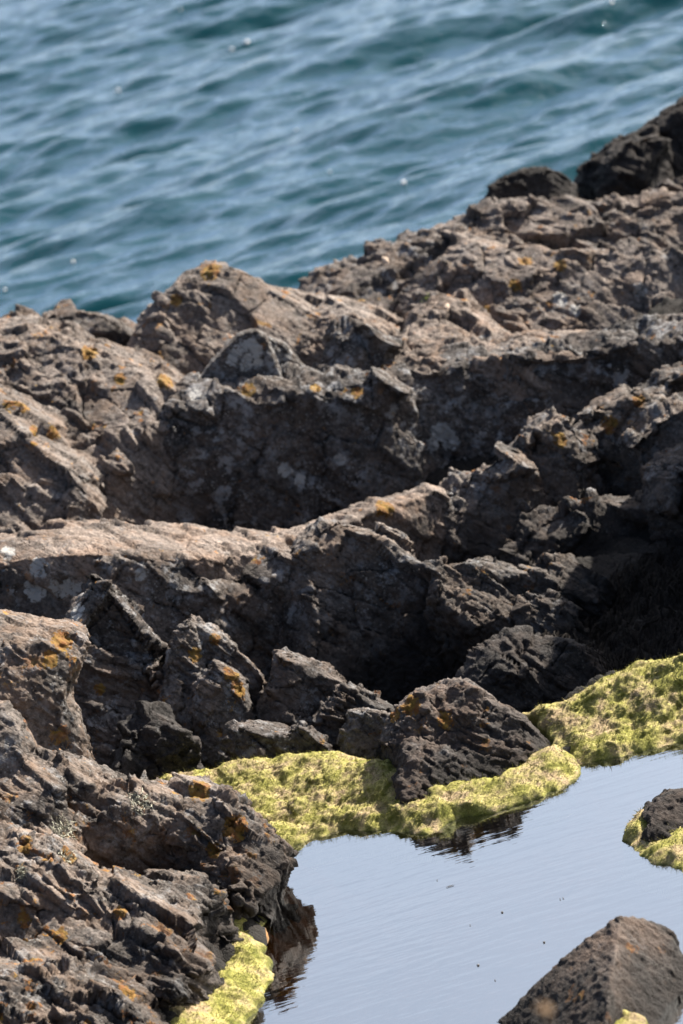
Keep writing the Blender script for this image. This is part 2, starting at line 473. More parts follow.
rock('skyline_rock', 'low dark rock on the skyline behind the left outcrop, before the sea', 'rock', [
    hull([(25, 325, 22.8), (50, 309, 23.0), (80, 306, 23.1), (110, 316, 23.1), (140, 330, 23.0), (150, 350, 22.6), (20, 345, 22.6)], .6, .2, -.6)],
    'tidal', 0.016, 6, OUT, macro=.4)
STEEP = 0.5
# upper right outcrop
rock('shore_outcrop', 'broad lichen-mottled outcrop forming the upper right skyline below the dark boulders', 'rock outcrop', [
    hull([(440, 240, 23.3), (480, 206, 23.6), (540, 200, 23.7), (600, 197, 23.7), (690, 203, 23.6), (760, 190, 23.6), (760, 300, 22.4), (620, 330, 21.9), (500, 330, 21.9), (450, 300, 22.3)], .9, .3, -.6),
    hull([(480, 285, 22.3), (520, 255, 22.6), (600, 248, 22.6), (690, 250, 22.4), (760, 250, 22.4), (760, 345, 21.5), (640, 345, 21.4), (560, 335, 21.5), (490, 335, 21.6)], .5, .1, -.2),
    hull([(400, 300, 22.5), (430, 262, 22.9), (470, 240, 23.0), (520, 240, 22.9), (500, 310, 22.0), (440, 330, 21.9)], .5, .1, -.2)],
    'lit', 0.012, 7, OUT, k=1.05, fine=.5)
rock('shore_outcrop', 'dark seaward shelf of rock between the pale peak and the right skyline', 'rock outcrop', [
    hull([(290, 290, 23.3), (318, 268, 23.6), (345, 262, 23.7), (375, 265, 23.6), (400, 248, 23.7), (440, 236, 23.7), (485, 208, 23.7), (490, 260, 23.0), (420, 310, 22.4), (330, 320, 22.4)], .8, .3, -.6)],
    'tidal', 0.014, 8, OUT)
rock('shore_outcrop', 'rounded lichened peak on the left skyline with an orange-capped top', 'rock outcrop', [
    hull([(132, 335, 21.9), (150, 305, 22.2), (178, 275, 22.5), (205, 265, 22.6), (240, 268, 22.6), (262, 285, 22.5), (275, 330, 21.8), (200, 370, 21.3), (140, 365, 21.4)], .6, .2, -.3),
    hull([(240, 300, 22.4), (262, 285, 22.6), (290, 288, 22.6), (345, 298, 22.5), (400, 310, 22.4), (400, 350, 21.6), (300, 360, 21.4), (245, 345, 21.5)], .7, .2, -.3)],
    'lit', 0.012, 9, OUT, k=.9, fine=.4, c1=.8, macro=.7)
STEEP = 0.75
# left outcrop
rock('shore_outcrop', 'sunlit cracked outcrop at the left edge with orange lichen dots', 'rock outcrop', [
    hull([(-90, 360, 21.5), (-10, 332, 21.7), (22, 322, 21.8), (45, 335, 21.7), (100, 360, 21.3), (150, 372, 21.1), (190, 380, 20.9), (165, 430, 20.3), (120, 470, 20.0), (60, 530, 19.7), (-10, 545, 19.6), (-90, 540, 19.6)], .8, .1, -.4),
    hull([(-60, 420, 20.5), (-5, 400, 20.6), (50, 430, 20.4), (90, 480, 19.9), (60, 545, 19.5), (-60, 560, 19.4)], .5, .0, -.4),
    ], 'lit', 0.012, 10, OUT, k=.9, strata=1.3, fine=.45)
STEEP = 0.2
# big shaded face
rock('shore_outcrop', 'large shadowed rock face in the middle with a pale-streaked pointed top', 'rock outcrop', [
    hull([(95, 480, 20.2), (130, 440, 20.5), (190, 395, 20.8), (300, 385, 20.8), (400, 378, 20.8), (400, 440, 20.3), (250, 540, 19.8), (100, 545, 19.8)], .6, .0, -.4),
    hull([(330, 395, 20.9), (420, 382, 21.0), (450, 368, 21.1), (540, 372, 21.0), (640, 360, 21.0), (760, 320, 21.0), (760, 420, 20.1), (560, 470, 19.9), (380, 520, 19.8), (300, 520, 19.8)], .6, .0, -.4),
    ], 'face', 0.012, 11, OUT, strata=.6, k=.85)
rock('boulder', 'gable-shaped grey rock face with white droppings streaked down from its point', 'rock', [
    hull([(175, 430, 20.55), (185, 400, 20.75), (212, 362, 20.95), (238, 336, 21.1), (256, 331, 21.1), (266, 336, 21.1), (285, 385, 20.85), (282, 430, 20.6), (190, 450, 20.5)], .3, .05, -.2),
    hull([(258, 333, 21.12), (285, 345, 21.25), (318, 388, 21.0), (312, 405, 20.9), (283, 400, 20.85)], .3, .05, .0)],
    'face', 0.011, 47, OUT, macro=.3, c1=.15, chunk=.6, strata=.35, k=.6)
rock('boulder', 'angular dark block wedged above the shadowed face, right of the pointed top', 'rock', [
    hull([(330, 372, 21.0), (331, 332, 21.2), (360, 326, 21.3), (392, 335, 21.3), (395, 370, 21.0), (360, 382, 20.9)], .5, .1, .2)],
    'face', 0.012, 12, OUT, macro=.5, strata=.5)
STEEP = 0.9
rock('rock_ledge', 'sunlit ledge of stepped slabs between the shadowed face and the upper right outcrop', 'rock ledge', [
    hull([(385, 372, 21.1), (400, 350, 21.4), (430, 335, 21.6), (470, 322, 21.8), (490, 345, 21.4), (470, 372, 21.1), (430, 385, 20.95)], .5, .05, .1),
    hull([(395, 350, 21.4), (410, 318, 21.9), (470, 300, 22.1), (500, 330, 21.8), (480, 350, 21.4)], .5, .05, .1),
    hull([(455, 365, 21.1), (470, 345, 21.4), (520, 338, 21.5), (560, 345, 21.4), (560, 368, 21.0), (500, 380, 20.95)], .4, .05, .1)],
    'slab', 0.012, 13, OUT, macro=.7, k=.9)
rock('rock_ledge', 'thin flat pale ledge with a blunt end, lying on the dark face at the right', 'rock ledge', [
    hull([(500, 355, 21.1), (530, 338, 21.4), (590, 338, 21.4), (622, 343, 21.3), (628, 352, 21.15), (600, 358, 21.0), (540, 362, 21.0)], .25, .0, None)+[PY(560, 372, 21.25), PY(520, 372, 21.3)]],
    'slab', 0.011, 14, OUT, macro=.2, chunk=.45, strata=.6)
STEEP = 0.22
# right mid ridge
rock('shore_outcrop', 'blocky ridge with sunlit top edge climbing to the right edge at mid height', 'rock outcrop', [
    hull([(430, 500, 19.2), (455, 478, 19.5), (490, 450, 19.7), (520, 440, 19.7), (530, 480, 19.2), (520, 560, 18.5), (430, 560, 18.5)], .4, .15, -.3),
    hull([(505, 455, 19.5), (530, 420, 19.8), (560, 412, 19.9), (580, 425, 19.7), (585, 480, 19.1), (560, 570, 18.4), (510, 560, 18.5)], .4, .15, -.3),
    hull([(575, 440, 19.5), (585, 405, 19.9), (620, 392, 20.0), (645, 380, 20.1), (660, 400, 19.8), (655, 460, 19.1), (640, 560, 18.3), (570, 570, 18.3)], .4, .15, -.3),
    hull([(630, 440, 19.3), (650, 415, 19.6), (690, 400, 19.7), (760, 380, 19.8), (760, 560, 18.2), (650, 550, 18.3)], .5, .15, -.3),
    hull([(640, 400, 19.9), (655, 378, 20.1), (700, 370, 20.2), (760, 350, 20.2), (760, 420, 19.6), (650, 430, 19.6)], .5, .15, -.3)],
    'ridge', 0.012, 15, OUT, strata=.5, macro=.7, k=.85)
rock('boulder', 'pale-topped block jutting out at the right edge below the ridge', 'rock', [
    hull([(652, 480, 18.7), (662, 462, 18.9), (700, 448, 19.0), (760, 440, 19.0), (760, 540, 18.0), (672, 545, 18.0), (655, 510, 18.3)], .4, .1, .0)],
    'tidal', 0.012, 16, OUT, macro=.4)
STEEP = 1.0
# slab
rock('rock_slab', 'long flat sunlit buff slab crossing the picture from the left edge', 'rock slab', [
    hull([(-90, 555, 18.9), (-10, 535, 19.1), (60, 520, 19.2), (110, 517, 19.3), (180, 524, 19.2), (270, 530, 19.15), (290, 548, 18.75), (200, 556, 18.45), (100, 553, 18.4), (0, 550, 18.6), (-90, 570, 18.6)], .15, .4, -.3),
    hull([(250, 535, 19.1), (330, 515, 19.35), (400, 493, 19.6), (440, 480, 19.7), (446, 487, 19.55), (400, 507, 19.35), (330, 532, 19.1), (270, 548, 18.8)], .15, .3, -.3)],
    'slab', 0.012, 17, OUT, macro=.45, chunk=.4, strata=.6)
STEEP = 0.3
rock('shore_outcrop', 'shadowed block face under the buff slab with white lichen patches', 'rock outcrop', [
    hull([(-90, 590, 18.3), (-10, 560, 18.55), (60, 562, 18.4), (100, 565, 18.3), (110, 640, 17.9), (-10, 680, 17.7), (-90, 680, 17.7)], .3, .05, -.2),
    hull([(90, 560, 18.35), (170, 560, 18.4), (210, 575, 18.3), (205, 620, 18.0), (150, 660, 17.9), (95, 650, 17.9)], .3, .05, -.2),
    hull([(195, 610, 18.0), (230, 575, 18.3), (290, 550, 18.6), (300, 600, 18.2), (260, 690, 17.6), (190, 650, 17.8)], .3, .05, -.2),
    ], 'tidal', 0.012, 18, OUT, strata=.4, k=.9)
rock('shore_outcrop', 'dark sloping rock face filling the hollow under the blocky ridge at the right', 'rock outcrop', [
    hull([(505, 575, 18.6), (515, 540, 18.95), (545, 515, 19.15), (600, 500, 19.25), (650, 498, 19.25), (700, 505, 19.2), (760, 510, 19.1), (760, 640, 18.3), (640, 640, 18.2), (540, 620, 18.3)], .2, .05, -.3)],
    'tidal', 0.012, 48, OUT, macro=.6, k=.8, strata=.6)
# central dark rock
rock('boulder', 'big dark dome-like rock in the centre with a sunlit crest running down its right', 'rock', [
    hull([(278, 590, 18.3), (288, 545, 18.55), (318, 522, 18.6), (350, 520, 18.6), (385, 543, 18.55), (420, 570, 18.4), (460, 596, 18.2), (500, 616, 18.0), (520, 640, 17.7), (505, 680, 17.0), (400, 715, 16.9), (290, 680, 17.2), (275, 630, 17.7)], .3, .2, -.3),
    hull([(340, 545, 18.4), (375, 522, 18.6), (400, 528, 18.6), (420, 548, 18.5), (415, 575, 18.2), (360, 575, 18.2)], .25, .15, -.1)],
    'ridge', 0.011, 19, OUT, strata=.6, macro=.5, k=.7)
rock('boulder', 'low dark rounded rock leaning on the right foot of the dome-like rock', 'rock', [
    hull([(470, 680, 16.9), (490, 650, 17.15), (520, 640, 17.25), (560, 640, 17.3), (600, 655, 17.2), (620, 690, 16.7), (480, 715, 16.7)], .4, .1, -.2)],
    'black', 0.012, 20, OUT, macro=.6)
STEEP = 0.45
# jagged slanting ridges
rock('rock_rib', 'lower slanting jagged rock rib right of the dome-like rock', 'rock rib', [
    hull([(425, 570, 18.1), (440, 552, 18.3), (470, 565, 18.2), (510, 585, 18.0), (530, 605, 17.8), (535, 625, 17.55), (480, 625, 17.5), (430, 600, 17.7)], .15, .15, -.2),
    hull([(520, 600, 17.85), (540, 588, 18.0), (570, 590, 18.0), (578, 605, 17.8), (560, 625, 17.55), (525, 620, 17.6)], .15, .1, -.2)],
    'ridge', 0.0095, 21, OUT, macro=.5, strata=1.5, k=.7)
rock('rock_rib', 'upper knobbly rock rib with sunlit crest above the slanting one', 'rock rib', [
    hull([(468, 560, 18.3), (476, 549, 18.45), (500, 556, 18.4), (520, 568, 18.3), (520, 590, 18.0), (480, 585, 18.0)], .15, .1, -.1),
    hull([(515, 580, 18.2), (520, 562, 18.4), (532, 562, 18.4), (540, 578, 18.2), (530, 592, 18.0)], .12, .1, -.1),
    hull([(535, 575, 18.3), (550, 560, 18.45), (580, 564, 18.4), (606, 572, 18.3), (600, 590, 18.0), (545, 595, 17.95)], .15, .1, -.1)],
    'ridge', 0.0095, 22, OUT, macro=.4, strata=1.2, k=.7)
STEEP = 0.35
# dark triangular rock
rock('boulder', 'dark pyramid-shaped rock behind the blocky pillar at the left', 'rock', [
    hull([(55, 640, 17.3), (75, 590, 17.55), (95, 570, 17.65), (108, 578, 17.65), (135, 610, 17.4), (160, 645, 17.1), (170, 700, 16.7), (120, 790, 16.3), (50, 790, 16.3), (45, 690, 16.9)], .3, .25, -.3)],
    'tidal', 0.011, 23, OUT, macro=.8)
rock('boulder', 'small dark rock in the shadowed gap below the pyramid-shaped rock', 'rock', [
    hull([(110, 770, 16.35), (125, 730, 16.6), (150, 715, 16.7), (180, 725, 16.7), (190, 780, 16.3)], .3, .1, -.2)],
    'black', 0.012, 24, OUT, macro=.6)
# pinnacle
rock('rock_pinnacle', 'sharp upright rock pinnacle with a crumbling orange-streaked right shoulder', 'rock pinnacle', [
    hull([(158, 690, 16.9), (168, 650, 17.15), (182, 622, 17.35), (190, 616, 17.4), (197, 640, 17.3), (200, 700, 16.85), (205, 780, 16.4), (150, 780, 16.4)], .18, .1, -.2),
    hull([(188, 618, 17.42), (210, 622, 17.45), (235, 645, 17.3), (258, 668, 17.1), (255, 680, 17.05), (235, 690, 17.0), (215, 665, 17.15), (195, 650, 17.25)], .2, .1, .15),
    hull([(195, 690, 16.95), (215, 660, 17.15), (240, 675, 17.0), (248, 700, 16.85), (235, 775, 16.4), (200, 780, 16.4)], .25, .1, -.2)],
    'ridge', 0.0085, 25, OUT, macro=.3, k=.5, c1=.6, strata=1.8)
# chain of boulders
rock('boulder', 'angular dark boulder with a notched top just right of the pinnacle', 'rock', [
    hull([(250, 720, 16.8), (262, 680, 17.0), (285, 652, 17.15), (300, 648, 17.2), (325, 665, 17.1), (345, 680, 17.0), (340, 720, 16.75), (300, 745, 16.55)], .3, .15, -.2),
    hull([(272, 668, 17.2), (288, 647, 17.3), (306, 652, 17.3), (305, 680, 17.0)], .15, .1, .1)],
    'tidal', 0.0095, 26, OUT, macro=.5, k=.75)
rock('boulder', 'low dark block at the back edge of the algae, below the notched boulder', 'rock', [
    hull([(228, 750, 16.4), (230, 728, 16.6), (252, 718, 16.65), (280, 728, 16.6), (284, 756, 16.4), (250, 765, 16.35)], .2, .1, -.2),
    hull([(282, 756, 16.35), (285, 732, 16.5), (305, 722, 16.6), (325, 738, 16.5), (320, 758, 16.3)], .2, .1, -.2)],
    'tidal', 0.0095, 27, OUT, macro=.4, k=.6)
rock('boulder', 'tilted ribbed rock between the notched boulder and the poolside boulder', 'rock', [
    hull([(318, 745, 16.4), (320, 705, 16.7), (345, 685, 16.9), (375, 692, 16.85), (400, 712, 16.6), (410, 745, 16.3), (400, 780, 15.95), (350, 765, 16.1)], .3, .15, -.2),
    hull([(345, 730, 16.2), (362, 705, 16.35), (392, 712, 16.3), (412, 735, 16.1), (412, 775, 15.85), (385, 785, 15.8), (350, 768, 15.95)], .25, .1, -.2)],
    'ridge', 0.0095, 28, OUT, macro=.5, k=.5, strata=2.2)
STEEP = 1.0
rock('boulder', 'rugged boulder at the water edge, brown-topped, ringed by yellow algae', 'rock', [
    hull([(385, 745, 15.76), (395, 710, 15.86), (418, 690, 15.91), (440, 690, 15.91), (446, 720, 15.81), (430, 760, 15.71), (395, 765, 15.71)], .3, .1, -.3),
    hull([(425, 720, 15.83), (440, 688, 15.93), (465, 680, 15.93), (490, 692, 15.91), (505, 720, 15.79), (480, 760, 15.64), (435, 765, 15.67)], .3, .1, -.3),
    hull([(465, 735, 15.76), (485, 705, 15.86), (515, 708, 15.83), (542, 735, 15.74), (558, 758, 15.64), (556, 782, 15.52), (515, 795, 15.45), (470, 780, 15.55)], .3, .1, -.3),
    hull([(395, 772, 15.62), (402, 748, 15.69), (425, 742, 15.69), (432, 765, 15.62), (428, 800, 15.43), (402, 800, 15.44)], .15, .05, -.2),
    hull([(424, 770, 15.59), (432, 750, 15.64), (458, 755, 15.62), (470, 775, 15.55), (468, 798, 15.44), (430, 800, 15.43)], .15, .05, -.2)],
    'wet', 0.008, 29, OUT, macro=.3, k=.6, c1=.6, strata=.9, fine=.9)
STEEP = 0.5
# left blocky pillar
rock('rock_pillar', 'blocky overhanging pillar at the left edge with an orange lichen patch near its top', 'rock pillar', [
    [PY(*p) for p in ((-60, 640, 15.7), (-10, 650, 15.6), (40, 645, 15.65), (60, 632, 15.8), (85, 628, 15.9), (88, 642, 15.8), (80, 668, 15.65), (40, 700, 15.5), (-60, 720, 15.4), (-60, 600, 16.1), (0, 630, 16.1), (60, 620, 16.2), (80, 628, 16.2), (70, 690, 16.1))],
    hull([(-60, 680, 15.5), (30, 680, 15.5), (60, 675, 15.6), (66, 700, 15.5), (75, 720, 15.45), (72, 745, 15.35), (55, 780, 15.2), (-60, 790, 15.1)], .3, .0, .3),
    hull([(-60, 625, 15.9), (-10, 612, 16.1), (14, 616, 16.05), (34, 628, 15.9), (20, 645, 15.75), (-60, 650, 15.7)], .25, .05, .4)],
    'near', 0.009, 30, OUT, macro=.4, strata=.8, k=.45, c1=.5)
rock('boulder', 'small rounded grey rock in front of the pillar at the left edge', 'rock', [
    hull([(-50, 740, 15.0), (-20, 705, 15.15), (5, 706, 15.15), (20, 725, 15.05), (28, 760, 14.85), (-40, 790, 14.7)], .25, .05, .3)],
    'near', 0.0095, 31, OUT, macro=.3, chunk=.5, strata=.3, k=.7)
STEEP = 1.0
# unseen rock added right of the picture to shade the gully
rock('shore_outcrop', 'unseen tall rock added beyond the right edge to shade the gully', 'rock outcrop', [
    [Vector(v) for v in ((2.35, 17.5, -.6), (2.6, 17.3, -.6), (3.6, 17.5, -.6), (3.7, 19.6, -.6), (2.3, 19.6, -.6), (2.45, 17.8, 1.0), (2.7, 18.4, 1.7), (2.6, 19.3, 1.7), (3.3, 18.2, 1.6), (3.5, 19.4, 1.6))],
    [Vector(v) for v in ((2.15, 18.2, -.6), (2.4, 20.1, -.6), (2.3, 18.6, .8), (2.36, 19.4, 1.0), (2.5, 20.0, .9), (2.8, 18.2, 1.0), (2.9, 20.2, 1.1))]],
    'tidal', 0.025, 44, OUT, k=1.3)
rock('shore_outcrop', 'broad outcrop carrying the shore on beyond the left edge of the picture', 'rock outcrop', [
    [Vector(v) for v in ((-2.3, 18.6, -.6), (-2.3, 22.8, -.6), (-5.5, 18.0, -.6), (-5.5, 23, -.6), (-2.35, 19.2, .8), (-2.35, 21.2, 1.45), (-2.3, 22.3, 1.2), (-4.2, 19.5, 1.0), (-4.4, 21.5, 1.5), (-4.2, 22.5, 1.2))],
    [Vector(v) for v in ((-2.2, 13.6, -.6), (-2.2, 17.6, -.6), (-5.3, 13.2, -.6), (-5.3, 18.4, -.6), (-2.25, 14.3, .7), (-2.3, 15.8, 1.1), (-2.3, 17.2, .6), (-4.2, 14.4, 1.0), (-4.4, 17.0, 1.2))]],
    'lit', 0.03, 45, OUT, k=1.4)
# foreground left outcrop
rock('shore_outcrop', 'sunlit ribbed outcrop with orange lichen ending in a dark nose over the pool', 'rock outcrop', [
    hull([(-90, 780, 14.95), (-10, 752, 15.15), (50, 752, 15.15), (60, 790, 14.85), (70, 850, 14.7), (-90, 860, 14.6)], .4, .2, -.3),
    hull([(40, 755, 15.2), (58, 745, 15.25), (85, 758, 15.15), (90, 785, 14.95), (50, 785, 14.95)], .25, .1, .2),
    hull([(45, 775, 15.15), (80, 762, 15.2), (105, 768, 15.15), (135, 785, 15.05), (145, 808, 14.9), (130, 830, 14.85), (90, 815, 14.9), (60, 830, 14.8)], .35, .2, -.3),
    hull([(95, 790, 15.1), (140, 775, 15.2), (165, 780, 15.15), (170, 810, 14.95), (150, 880, 14.85), (100, 870, 14.85)], .35, .2, -.3),
    hull([(150, 790, 15.15), (180, 772, 15.25), (210, 777, 15.2), (238, 793, 15.1), (235, 815, 14.95), (205, 835, 14.85), (165, 815, 14.95), (200, 880, 14.75)], .35, .2, -.3),
    hull([(195, 830, 14.9), (225, 800, 15.05), (255, 815, 15.0), (268, 838, 14.9), (255, 860, 14.75), (225, 900, 14.6), (200, 870, 14.7)], .3, .2, -.3),
    [PY(*p) for p in ((235, 850, 14.8), (262, 830, 14.95), (286, 842, 14.9), (297, 862, 14.83), (290, 878, 14.78), (262, 905, 14.62), (235, 900, 14.5), (250, 835, 15.2), (285, 848, 15.1), (240, 890, 15.0))]
     + [PZ(258, 910, -.1), PZ(230, 915, -.2), PZ(225, 860, -.2), PZ(262, 890, -.2)]],
    'near', 0.008, 32, OUT, k=.58, c1=.9, strata=2.3, fine=.7, macro=.45)
rock('shore_outcrop', 'nearest ribbed outcrop filling the lower left corner, beds slanting down to the algae', 'rock outcrop', [
    hull([(-90, 930, 14.1), (0, 878, 14.3), (60, 880, 14.25), (115, 870, 14.35), (150, 890, 14.2), (195, 915, 14.0), (200, 945, 13.8), (170, 985, 13.55), (120, 1060, 13.2), (-90, 1100, 13.0)], .4, .3, -.3),
    hull([(100, 880, 14.3), (118, 866, 14.4), (160, 882, 14.3), (200, 912, 14.1), (150, 930, 13.95)], .2, .1, .0),
    hull([(150, 885, 14.45), (165, 868, 14.6), (195, 866, 14.6), (215, 878, 14.5), (216, 905, 14.25), (175, 905, 14.2)], .2, .1, -.1),
    hull([(-90, 1000, 13.3), (40, 960, 13.6), (100, 980, 13.4), (155, 1010, 13.25), (150, 1080, 12.9), (-90, 1130, 12.6)], .4, .1, -.2),
    hull([(-90, 880, 14.2), (-10, 840, 14.45), (50, 830, 14.5), (80, 850, 14.4), (85, 880, 14.15), (0, 905, 14.0)], .3, .1, .0)],
    'near', 0.008, 33, OUT, k=.68, c1=1.0, strata=2.6, fine=.7, macro=.6)
# bottom right rock
rock('boulder', 'pointed brown rock with a sharp edge standing in the pool at the bottom right corner', 'rock', [
    hull([(488, 1032, 12.96), (540, 980, 12.93), (585, 938, 12.95), (621, 914, 12.92), (610, 985, 12.5), (600, 1080, 12.1), (500, 1080, 12.6)], .05, .3, -.3),
    hull([(620, 915, 12.92), (650, 920, 13.0), (674, 930, 13.0), (668, 950, 12.9), (660, 990, 12.7), (655, 1080, 12.3), (600, 1080, 12.2), (608, 985, 12.55)], .15, .2, -.3),
    hull([(650, 985, 12.8), (670, 950, 12.95), (700, 960, 12.95), (740, 1010, 12.7), (720, 1080, 12.3), (650, 1080, 12.3)], .2, .2, -.3)],
    'wet', 0.008, 34, OUT, macro=.08, chunk=.35, c1=.1, strata=.3, k=.5)
rock('boulder', 'dark rock cap breaking the algae mound at the right edge of the pool', 'rock', [
    hull([(645, 838, 14.25), (650, 812, 14.4), (668, 795, 14.5), (700, 790, 14.5), (760, 800, 14.5), (760, 860, 14.1), (690, 850, 14.15)], .3, .1, -.3)],
    'wet', 0.0085, 35, OUT, macro=.3, chunk=.5, k=.6)
print('rocks', sum(r[1] for r in ROCKS), time.time() - T0)

# ------------------------------------------------------------------ polygons
def poly_sd(x, y, poly):
    """signed distance, positive inside"""
    P = np.array(poly, np.float32); n = len(P)
    d = np.full(x.shape, 1e9, np.float32); inside = np.zeros(x.shape, bool)
    for i in range(n):
        a = P[i]; b = P[(i + 1) % n]
        e = b - a
        t = np.clip(((x - a[0]) * e[0] + (y - a[1]) * e[1]) / (e @ e + 1e-9), 0, 1)
        d = np.minimum(d, np.hypot(x - a[0] - t * e[0], y - a[1] - t * e[1]))
        cond = ((a[1] > y) != (b[1] > y)) & (x < (b[0] - a[0]) * (y - a[1]) / (b[1] - a[1] + 1e-12) + a[0])
        inside ^= cond
    return np.where(inside, d, -d)

def grid_faces(nx, ny, keep=None):
    i = np.arange(ny - 1)[:, None] * nx + np.arange(nx - 1)[None, :]
    f = np.stack([i, i + 1, i + 1 + nx, i + nx], -1).reshape(-1, 4)
    return f

def compact(co, f, keepv):
    kf = keepv[f].all(1)
    f = f[kf]
    used = np.unique(f)
    mp = np.zeros(len(co), np.int32); mp[used] = np.arange(len(used))
    return co[used], mp[f], used

# ------------------------------------------------------------------ algae mats
def mat_algae(name, label, pix, H0, seed, step=0.0085, lump=1.0, soft=0.14):
    """pix: (px, py, z) corners of the mat on the ground"""
    W3 = [PZ(*p) for p in pix]
    poly = [(p.x, p.y) for p in W3]
    xs = [p[0] for p in poly]; ys = [p[1] for p in poly]
    X = np.arange(min(xs) - .1, max(xs) + .1, step); Yv = np.arange(min(ys) - .1, max(ys) + .1, step)
    gx, gy = np.meshgrid(X, Yv); x = gx.ravel().astype(np.float32); y = gy.ravel().astype(np.float32)
    p2 = np.stack([x, y, np.zeros_like(x)], 1)
    wx = noise3(p2 * 6, seed) * 0.045 + noise3(p2 * 17, seed + 9) * 0.03
    sd = poly_sd(x, y, poly) + wx
    wts = 0; zz = 0
    for p in W3:
        w = 1 / ((x - p.x) ** 2 + (y - p.y) ** 2 + 0.01) ** 1.5
        wts = wts + w; zz = zz + w * p.z
    zb = zz / wts
    prof = np.clip(sd / soft, 0, 1) ** .7 * (.75 + .5 * noise3(p2 * 4, seed + 8))
    z = zb + prof * H0 - np.where(sd < 0, np.minimum(-sd * 6, 0.12), 0) - 0.012
    q = np.stack([x, y, z], 1)
    qw = q + vnoise(q * 8, seed + 3) * 0.03
    F1, F2, ID, V = voronoi(qw * np.array([9, 8, 6], np.float32), seed)
    l1 = np.clip(1 - F1 * 1.15, 0, 1)
    bw = lambda sc, k_: np.abs(noise3(qw * np.array([sc, sc, sc], np.float32), seed + k_)) ** .8
    G1, G2, ID2, V2 = voronoi(qw * 24, seed + 1)
    l2 = np.clip(1 - G1 * 1.2, 0, 1) ** 0.7
    m = sstep(-0.02, 0.08, sd)
    hh = (l1 * 0.035 * (0.1 + 1.1 * rnd(ID)) + bw(4, 5) * 0.065 + bw(15, 6) * 0.018 + bw(36, 7) * 0.014 + 0.006 * noise3(q * 70, seed + 2) - .02) * lump
    q[:, 2] += hh * m
    q[:, 1] -= hh * m * 0.3
    q[:, 0] += (noise3(q * 40, seed + 4) * 0.006) * m
    co, f, used = compact(q, grid_faces(len(X), len(Yv)), sd > -0.045)
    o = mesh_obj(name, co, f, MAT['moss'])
    tag(o, label, 'algae', 'mats of algae round the pool', 'stuff')
    # ragged filaments
    rs = np.random.RandomState(seed)
    vn = normals(co, f)
    k = min(len(co), int(len(co) * 0.9))
    idx = rs.choice(len(co), k, replace=False)
    b = co[idx]; nrm = vn[idx]
    nrm = np.where(nrm[:, 2:3] < 0, -nrm, nrm)
    d = nrm * 0.45 + rs.normal(0, 0.45, (k, 3)); d += np.array([-.15, -.45, -.2]); d /= np.linalg.norm(d, axis=1, keepdims=True)
    L = rs.uniform(0.010, 0.038, (k, 1)) * np.clip(sd[used][idx][:, None] * 20, 0.25, 1)
    side = np.cross(d, rs.normal(0, 1, (k, 3))); side /= np.linalg.norm(side, axis=1, keepdims=True) + 1e-9
    wv = side * rs.uniform(0.0008, 0.0020, (k, 1))
    tri = np.stack([b - wv - nrm * .002, b + wv - nrm * .002, b + d * L], 1).reshape(-1, 3)
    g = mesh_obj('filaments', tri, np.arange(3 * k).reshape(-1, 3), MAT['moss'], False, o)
    return o

mat_algae('algae_mat', 'bright yellow-green algae mat on the far bank at the right edge of the pool',
    [(520, 712, .10), (560, 700, .14), (600, 680, .18), (640, 660, .22), (690, 652, .24), (760, 630, .25), (780, 705, .02), (720, 730, 0), (683, 741, 0), (640, 752, 0), (600, 762, 0), (578, 766, 0), (560, 750, .03), (545, 735, .05)], .045, 3, soft=.09)
mat_algae('algae_mat', 'wide lumpy green-yellow algae mat behind the pool, below the chain of dark boulders',
    [(130, 790, .10), (180, 778, .14), (215, 768, .16), (260, 758, .16), (330, 750, .16), (400, 760, .14), (430, 775, .1), (470, 790, .06), (440, 833, 0), (415, 835, 0), (380, 830, 0), (340, 832, 0), (310, 840, 0), (292, 850, 0), (270, 850, .02), (200, 820, .06)], .06, 4, soft=.08)
mat_algae('algae_mat', 'fringe of algae wrapping the water-edge boulder out to a pale rounded tip',
    [(375, 790, .06), (400, 783, .06), (450, 782, .07), (500, 775, .08), (535, 750, .09), (560, 748, .06), (576, 755, .03), (581, 768, 0), (568, 786, 0), (540, 799, 0), (500, 811, 0), (460, 818, 0), (425, 826, 0), (385, 826, 0)], .055, 5, lump=.6, soft=.05)
mat_algae('algae_mat', 'pale yellow algae mat at the foot of the nearest outcrop, lower left of the pool',
    [(205, 925, .13), (222, 912, .12), (245, 918, .06), (256, 935, .01), (262, 955, 0), (274, 975, 0), (272, 990, 0), (245, 1026, 0), (225, 1060, 0), (120, 1090, .22), (140, 1010, .22), (175, 985, .18), (215, 972, .1), (232, 958, .07), (212, 950, .13)], .045, 6, lump=.75, soft=.07)
mat_algae('algae_mat', 'small mossy green algae mound at the right edge, standing alone in the pool',
    [(622, 838, 0), (628, 822, .03), (640, 812, .04), (665, 806, .05), (760, 806, .05), (760, 900, 0), (700, 878, 0), (683, 872, 0), (650, 862, 0), (630, 850, 0)], .05, 7, lump=.6, soft=.08)
mat_algae('algae_mat', 'tiny green algae cushion under the dark nose of the outcrop',
    [(236, 915, .03), (250, 905, .04), (266, 906, .02), (270, 915, 0), (262, 928, 0), (245, 930, 0)], .03, 8, lump=.6, soft=.05)
mat_algae('algae_mat', 'yellow algae clump at the foot of the pointed brown rock, bottom right corner',
    [(600, 1040, .05), (618, 1005, .10), (645, 1008, .10), (655, 1040, .05), (630, 1060, .02)], .06, 9, lump=.7, soft=.06)
print('algae', time.time() - T0)

